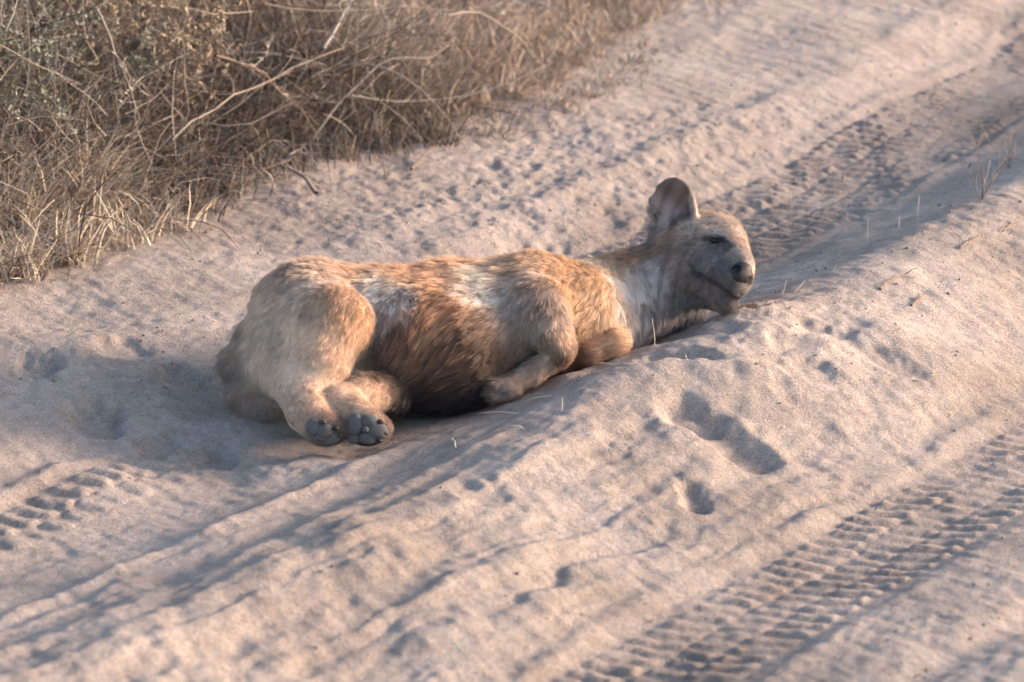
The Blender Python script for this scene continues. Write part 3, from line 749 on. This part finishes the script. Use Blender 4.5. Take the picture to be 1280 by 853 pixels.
NB = 3000; ub = L_U0 + (L_U1 - L_U0) * gb.random(NB); vb_ = .08 + 1.2 * gb.random(NB) ** 1.3; xb, yb = vpos(ub, vb_); zb = ground_z(xb, yb)
for i in range(NB):
    x, y, vv = xb[i:i + 1], yb[i:i + 1], vb_[i]; z = zb[i] + (.02 + (.20 + .45 * min(vv / .6, 1)) * gb.random())
    az = gb.random() * 6.283; d_ = unit([math.cos(az), math.sin(az) * .6, gb.normal() * .45]); L_ = .10 + .35 * gb.random() ** 1.5; k_ = gb.normal(size=3) * .45; p_ = np.array([x[0], y[0], z]); pts = [p_]
    for j in range(5): d_ = unit(d_ + k_ * .35 + gb.normal(size=3) * .16); p_ = p_ + d_ * L_ / 5; pts.append(p_)
    pts = np.array(pts); pts[:, 2] = np.maximum(pts[:, 2], .06)
    BR.tube(pts, .0010 + .0012 * gb.random(), .0006, np.array([(.27, .225, .19), (.18, .145, .12), (.115, .085, .068), (.36, .30, .25), (.07, .05, .04)][gb.integers(0, 5)]) * (.8 + .4 * gb.random()), 3)
tag(BR.build('brushwood_tangle', m_twig), 'tangle of thin grey dead twigs woven through the verge grass', 'brushwood', kind='stuff')
PALE = [(.40, .30, .23), (.34, .25, .19), (.26, .19, .145), (.42, .34, .27), (.20, .145, .11)]
g2 = join([blades(14000, u_at(560), u_at(960), 1.5, lambda u, v: .05 + .20 * np.clip(v / .4, 0, 1) + .12 * np.clip(v - .4, 0, 1), .6, .0042, PALE, [3, 3, 2, 2, 1], 111, 1.1, .9),
           blades(5000, u_at(520), u_at(760), .7, lambda u, v: .06 + .16 * np.clip(v / .3, 0, 1), .9, .0035, PALE, [2, 3, 3, 1, 2], 112, 1.0, 1.0)])
tag(mesh_obj('short_dry_grass', g2[0], g2[1], m_grass, None, True, g2[2]), 'short pale dry grass where the verge meets the far track', 'grass', kind='stuff')

rnd = random.Random(5)
def walk(p, d, L, n, wob, grav=0.0):
    pts = [np.array(p, float)]; d = unit(d)
    for i in range(n):
        d = unit(d + np.array([rnd.gauss(0, wob), rnd.gauss(0, wob), rnd.gauss(0, wob) - grav])); pts.append(pts[-1] + d * (L / n))
    return np.array(pts)
GREY = [(.22, .18, .155), (.28, .225, .185), (.17, .125, .10), (.24, .185, .145)]
def branch_into(S, p, d, L, r, depth, wob=.16, grav=0.0, kids=5, thorns=False, leaves=None):
    col = np.array(rnd.choice(GREY)) * rnd.uniform(.8, 1.2)
    pts = walk(p, d, L, 7, wob, grav); S.tube(pts, r, r * .35, col, 5 if r > .004 else 4)
    if thorns:
        for i in range(int(L / .035)):
            k = rnd.randrange(1, 7); a = pts[k - 1] + (pts[k] - pts[k - 1]) * rnd.random(); q = unit(np.array([rnd.gauss(0, 1) for _ in range(3)]))
            S.tube([a, a + q * .011, a + q * .024], .0011, .0003, np.array([.55, .47, .38]), 3)
    if leaves is not None:
        for i in range(int(L / .0055)):
            k = rnd.randrange(2, 8); a = pts[k - 1] + (pts[k] - pts[k - 1]) * rnd.random(); leaves.append((a, unit(pts[k] - pts[k - 1])))
    if depth > 0:
        for i in range(kids):
            k = rnd.randrange(2, 8); t_ = unit(pts[k] - pts[k - 1]); q = unit(np.array([rnd.gauss(0, 1) for _ in range(3)])); q = unit(q - t_ * (q @ t_))
            branch_into(S, pts[k], t_ + q * rnd.uniform(.5, 1.1), L * rnd.uniform(.3, .55), r * .5, depth - 1, wob, grav, max(2, kids - 1), thorns, leaves)
    return pts
def leaf_mesh(name, L, parent, pal, size):
    n = len(L); a = np.array([q for q, _ in L]); d = np.array([q for _, q in L]); g = np.random.default_rng(len(L))
    dr_ = d * .5 + g.normal(size=(n, 3)); dr_ /= np.linalg.norm(dr_, axis=1)[:, None]
    sd_ = np.cross(dr_, g.normal(size=(n, 3))); sd_ /= np.linalg.norm(sd_, axis=1)[:, None] + 1e-9
    ln = size * (.6 + .8 * g.random(n)); K = 3
    pts = np.stack([a, a + dr_ * ln[:, None] * .5, a + dr_ * ln[:, None]], 1)
    W = (ln * .42)[:, None] * np.array([.35, 1, .1])[None]
    pal = np.array(pal); c = pal[g.integers(0, len(pal), n)] * (.7 + .6 * g.random(n))[:, None]
    v, f, c = ribbons(pts, W, sd_, c)
    o = mesh_obj(name, v, f, m_leaf, parent, True, c); o['kind'] = 'stuff'; return o
def shrub(px, v, Hh, nst, label, pal, leafy=True, spread=.8):
    u = u_at(px); x, y = vpos(np.array([u]), np.array([v])); z = float(ground_z(x, y)[0]); base = Vector((float(x[0]), float(y[0]), z - .01))
    e = empty('dry_shrub', base); S = Strands(); L = []
    for i in range(nst):
        S = Strands(); az = rnd.random() * 6.283; le = rnd.uniform(.1, spread)
        branch_into(S, (.03 * math.cos(az), .03 * math.sin(az), 0), (math.cos(az) * le, math.sin(az) * le, 1), Hh * rnd.uniform(.6, 1.05), .0038, 2, .14, .02, 5, False, L if leafy else None)
        S.build('stem', m_twig, e)
    if leafy and L: leaf_mesh('leaves', L, e, pal, .013)
    return tag(e, label, 'shrub', 'dry shrubs in the verge thicket')
OLIVE = [(.20, .20, .145), (.26, .25, .185), (.15, .15, .11), (.30, .28, .22)]
BRN = [(.30, .22, .15), (.24, .17, .11), (.36, .28, .20)]
shrub(40, .55, .70, 9, 'greyish olive shrub at the verge above the palest straw tufts', OLIVE)
shrub(120, .75, .85, 10, 'tallest olive-leaved dry shrub with a dark gap beside it', OLIVE)
shrub(190, .40, .45, 8, 'low grey-green shrub hugging the ground behind the straw fringe', OLIVE)
shrub(255, .70, .75, 9, 'brown-leaved shrub behind the fallen branch', BRN)
shrub(330, .45, .50, 8, 'small brown shrub above the forked twig on the sand', BRN)
shrub(395, .80, .80, 8, 'grey-brown shrub behind the arching bare branches', BRN)
shrub(470, .45, .50, 8, 'leafless tangled shrub at the end of the thicket', BRN, False, 1.1)
def bare_branch(start, end, r, label, sag=.03, kids=5, depth=1, name='bare_branch', cat='branch', wob=.05, col=None, thorns=False, group=None):
    a = np.array(start, float); b_ = np.array(end, float); e = empty(name, Vector(a)); S = Strands()
    n = 10; t_ = np.linspace(0, 1, n)[:, None]; L = np.linalg.norm(b_ - a)
    pts = (b_ - a) * t_ + np.array([0, 0, 1]) * (sag * 4 * t_ * (1 - t_))
    nz_ = np.cumsum(np.array([[rnd.gauss(0, 1) for _ in range(3)] for _ in range(n)]), 0) * L * wob * .16; nz_ -= nz_[0]; nz_ -= t_ * nz_[-1]
    pts = pts + nz_
    S.tube(pts, r, r * .35, np.array(col or rnd.choice(GREY)), 6)
    S.build('stem', m_twig, e)
    for i in range(kids):
        S2 = Strands(); k = rnd.randrange(2, n); tt = unit(pts[k] - pts[k - 1]); q = np.array([rnd.gauss(0, 1) for _ in range(3)]); q[2] = abs(q[2]) * .7; q = unit(q - tt * (q @ tt))
        branch_into(S2, pts[k], tt + q * rnd.uniform(.4, .9), L * rnd.uniform(.15, .4), r * .5, depth, .2, 0, 3, thorns)
        S2.build('side_twig', m_twig, e)
    return tag(e, label, cat, group)
def gz1(px, py, up=0.0, z=.05):
    p = G(px, py, z); return np.array([p[0], p[1], float(ground_z(p[:1], p[1:2])[0]) + up])
bare_branch(gz1(280, 243, .010), P(367, 195, 1.36), .012, 'thick brown fallen branch leaning out of the grass onto the sand', 0, 2, 0, 'fallen_branch', wob=.04, col=(.13, .09, .07))
bare_branch(gz1(395, 246, .008), P(352, 206, 1.30), .007, 'short forked twig resting on sand beside the fallen branch', .01, 2, 0, 'forked_twig', 'twig', wob=.06, col=(.24, .17, .13))
bare_branch(P(440, 120, 1.75), P(692, 78, 1.9), .0035, 'long thin bare branch reaching right out of the thicket', -.05, 4, 0, wob=.05, col=(.34, .28, .23))
bare_branch(P(390, 175, 1.58), P(540, 72, 1.72), .0035, 'pale curved branch arching up over the thicket edge', .07, 5, 1, wob=.07, col=(.36, .30, .25))
bare_branch(P(400, 95, 1.75), gz1(585, 188, .0), .003, 'thin drooping stem hanging down to the sand', .12, 2, 0, wob=.05, col=(.30, .24, .20))
bare_branch(P(330, 5, 1.75), P(620, 20, 2.15), .0036, 'bare horizontal branch crossing high over the thicket', -.02, 8, 1, wob=.07, thorns=True)
bare_branch(P(560, 20, 2.0), P(680, 85, 2.15), .004, 'slanting bare twig in front of the pale short grass', .05, 4, 1, wob=.08, col=(.30, .24, .20))
bare_branch(P(640, 2, 2.4), P(705, 18, 2.3), .005, 'pale kinked branch tip jutting over the short grass', .02, 4, 0, wob=.12, col=(.40, .33, .28))
bare_branch(P(215, 175, 1.1), P(430, 60, 1.7), .0036, 'long grey branch slanting up through the brown grass', .03, 7, 1, wob=.06)
bare_branch(P(270, 70, 1.45), P(400, 160, 1.62), .005, 'dark crooked branch inside the thicket behind the fallen branch', .03, 6, 1, wob=.09, thorns=True, col=(.17, .12, .09))
bare_branch(P(120, 10, 1.1), P(175, 150, .95), .004, 'thorny stem with long pale spines in the thicket', .02, 6, 1, wob=.07, thorns=True)
bare_branch(P(405, 60, 1.7), P(445, -10, 1.8), .0045, 'pale upright stem standing above the thicket', .0, 3, 1, wob=.06, col=(.42, .36, .30))
bare_branch(P(330, 213, 1.36), P(215, 262, 1.0), .0035, 'thin dead twig fringing the grass base', .01, 5, 1, 'dead_twig', 'twig', wob=.07)
bare_branch(gz1(514, 212, .006), gz1(541, 193, .03), .005, 'short dark stick lying alone on sand below the thicket', 0, 0, 0, 'stick', 'stick', wob=.02, col=(.16, .11, .08))
bare_branch(gz1(482, 222, .0), P(478, 196, 1.30), .003, 'tiny upright stick poking from sand near the thicket', 0, 0, 0, 'stick', 'stick', wob=.05, col=(.22, .15, .11))
# seedlings, stalks and straws on the sand
def twig_plant(px, py, Hh, n, label):
    b_ = gz1(px, py, -.01, .10); e = empty('dry_seedling', Vector(b_)); S = Strands()
    for i in range(n):
        S = Strands(); az = rnd.random() * 6.283; branch_into(S, (0, 0, 0), (math.cos(az) * .35, math.sin(az) * .35, 1), Hh * rnd.uniform(.6, 1.0), .0022, 1, .12, 0, 4); S.build('stem', m_twig, e)
    return tag(e, label, 'plant')
twig_plant(1226, 262, .20, 5, 'leafless branching seedling on the shaded side of the ridge crest')
twig_plant(1262, 205, .13, 3, 'small upright dry stalks beside the far rut')
def straw(px0, py0, px1, py1, up, label, z, group=None, name='straw_stalk'):
    a = gz1(px0, py0, .002, z); b_ = gz1(px1, py1, up, z)
    S = Strands(); pts = (b_ - a) * np.linspace(0, 1, 5)[:, None]; pts[1:4, 2] += .004 * np.array([.7, 1, .7]); pts[1:4, 0] += .003 * np.array([rnd.gauss(0, 1) for _ in range(3)])
    S.tube(pts, .0016, .0009, np.array((.62, .52, .38)), 5); o = S.build(name, m_twig); o.location = Vector(a)
    return tag(o, label, 'straw', group)
GS = 'straws lying on the sand before the hyena'
for q, lb in [((598, 495, 648, 527), 'longest pale straw slanting away from the bent forepaw'), ((735, 486, 752, 500), 'short straw on the sand slope below the folded forelegs'), ((740, 470, 765, 482), 'straw lying just under the tucked far foreleg'),
              ((905, 402, 940, 418), 'pale straw lying on sand below the chin'), ((918, 398, 950, 410), 'second straw under the chin, closer to the muzzle'), ((660, 500, 690, 512), 'small straw between forepaw and the shaded sand slope'),
              ((570, 560, 566, 540), 'straw on the sand before the dark belly'), ((640, 545, 655, 552), 'tiny straw lying alone on the ridge side')]:
    straw(*q, .004, lb, .04, GS)
GU = 'thin stalks standing in the sand near the hyena'
for px, py, dx, dy, lb in [(818, 432, -3, -34, 'tall pale stalk standing before the hyena neck'), (722, 668, 4, -22, 'lone short stalk standing on the broad ridge top'), (985, 376, 22, -26, 'leaning dry stalk beside the hyena muzzle'), (975, 372, 8, -22, 'upright dry stalk beside the hyena muzzle'),
                       (1082, 292, 3, -16, 'thin pale stalk on the shaded ridge side behind the head'), (1122, 284, 2, -14, 'thin pale stalk on the shaded ridge side behind the head'), (1145, 262, 4, -18, 'thin pale stalk on the shaded ridge side behind the head'),
                       (1035, 350, 10, -18, 'slanting stalk on the ridge crest past the muzzle'), (860, 462, -4, -20, 'short stalk in the scuffed hollow below the chin'), (700, 512, 3, -16, 'small stalk standing below the bent forepaw')]:
    a = gz1(px, py, -.01, .09); tip = P(px + dx, py + dy, a[1] + rnd.uniform(-.02, .02))
    S = Strands(); S.tube((tip - a) * np.linspace(0, 1, 5)[:, None] + np.array([[0, 0, 0], [.002, 0, 0], [.003, .002, 0], [.001, 0, 0], [0, 0, 0]]), .0011, .0005, np.array((.60, .50, .37)), 5)
    o = S.build('dry_stalk', m_twig); o.location = Vector(a); tag(o, lb, 'stalk', GU)
for a_, b_, lb in [((1140, 372), (1158, 362), 'short dark twig lying alone on the sunlit ridge'), ((1100, 362), (1132, 348), 'dark sprig lying just over the ridge crest'), ((1254, 290), (1276, 276), 'dark twig lying on sunlit sand downhill of the leafless seedling'), ((1200, 312), (1228, 298), 'dark twig lying on sunlit sand downhill of the leafless seedling')]:
    bare_branch(gz1(*a_, .003, .12), gz1(*b_, .006, .12), .0028, lb, .004, 2, 0, 'ridge_twig', 'twig', wob=.08, col=(.20, .14, .10), group='twigs on the sunlit ridge')

# crumbs of sand
def crumbs(N):
    g = np.random.default_rng(77)
    x = -2 + 4.1 * g.random(N * 3); y = -2.2 + 5.8 * g.random(N * 3)
    ch = fbm2(x * 1.1 + 3, y * .9, 51, 2) + .25 + .5 * np.exp(-((x - .1) / .6) ** 2 - ((y - 1.0) / .5) ** 2)
    k = g.random(N * 3) < np.clip(ch + .15, .06, 1); x, y = x[k][:N], y[k][:N]; n = len(x)
    z = ground_z(x, y); ok = body_floor(x, y) > 8; x, y, z = x[ok], y[ok], z[ok]; n = len(x)
    r = .0012 + .0036 * g.random(n) ** 5
    base = np.array([(1, 0, 0), (-1, 0, 0), (0, 1, 0), (0, -1, 0), (0, 0, 1), (0, 0, -1.0)]); f = np.array([(0, 2, 4), (2, 1, 4), (1, 3, 4), (3, 0, 4), (2, 0, 5), (1, 2, 5), (3, 1, 5), (0, 3, 5)])
    v = base[None] * (r[:, None] * (.6 + .8 * g.random((n, 6))))[:, :, None] + r[:, None, None] * .35 * g.normal(size=(n, 6, 3))
    v = v + np.stack([x, y, z + r * .25], -1)[:, None]
    ff = (f[None] + (np.arange(n) * 6)[:, None, None]).reshape(-1, 3)
    return v.reshape(-1, 3), ff
cv_, cf_ = crumbs(6000)
tag(mesh_obj('sand_crumbs', cv_, cf_, m_sand, None, True, np.full((len(cv_), 3), .85)), 'small crumbs of dry sand scattered over the track', 'sand', kind='stuff')

# dust kicked up around the haunch
dc = np.array(P(352, 452, -0.66)); nu, nvv = 28, 18; dv = []; df_ = []
for j in range(nvv):
    ph = math.pi * j / (nvv - 1)
    for i in range(nu):
        th_ = 2 * math.pi * i / nu; dv.append((math.sin(ph) * math.cos(th_), math.sin(ph) * math.sin(th_), math.cos(ph)))
for j in range(nvv - 1):
    for i in range(nu): df_.append((j * nu + i, (j + 1) * nu + i, (j + 1) * nu + (i + 1) % nu, j * nu + (i + 1) % nu))
dv = np.array(dv); m_dust = bpy.data.materials.new('dust'); m_dust.use_nodes = True; t = m_dust.node_tree
t.nodes.remove(t.nodes['Principled BSDF']); pv = t.nodes.new('ShaderNodeVolumePrincipled'); pv.inputs['Color'].default_value = (.94, .84, .73, 1); pv.inputs['Anisotropy'].default_value = .2
tc = t.nodes.new('ShaderNodeTexCoord'); vm = t.nodes.new('ShaderNodeVectorMath'); vm.operation = 'LENGTH'; t.links.new(tc.outputs['Object'], vm.inputs[0])
mr = t.nodes.new('ShaderNodeMapRange'); mr.interpolation_type = 'SMOOTHSTEP'; mr.inputs[1].default_value = .15; mr.inputs[2].default_value = .97; mr.inputs[3].default_value = 1.0; mr.inputs[4].default_value = 0.0
t.links.new(vm.outputs['Value'], mr.inputs[0])
nz = t.nodes.new('ShaderNodeTexNoise'); nz.inputs['Scale'].default_value = 2.6; nz.inputs['Detail'].default_value = 4; nz.inputs['Distortion'].default_value = .8; t.links.new(tc.outputs['Object'], nz.inputs['Vector'])
m2_ = t.nodes.new('ShaderNodeMapRange'); m2_.inputs[1].default_value = .38; m2_.inputs[2].default_value = .72; m2_.inputs[3].default_value = 0.0; m2_.inputs[4].default_value = 1.5; t.links.new(nz.outputs['Fac'], m2_.inputs[0])
mu = t.nodes.new('ShaderNodeMath'); mu.operation = 'MULTIPLY'; t.links.new(mr.outputs[0], mu.inputs[0]); t.links.new(m2_.outputs[0], mu.inputs[1]); t.links.new(mu.outputs[0], pv.inputs['Density'])
t.links.new(pv.outputs[0], t.nodes['Material Output'].inputs['Volume'])
du = mesh_obj('dust_cloud', dv, df_, m_dust); du.location = Vector(dc); du.scale = (.26, .24, .22)
tag(du, 'faint cloud of pale dust hanging around the haunch of the hyena', 'dust', kind='stuff')
#@@END
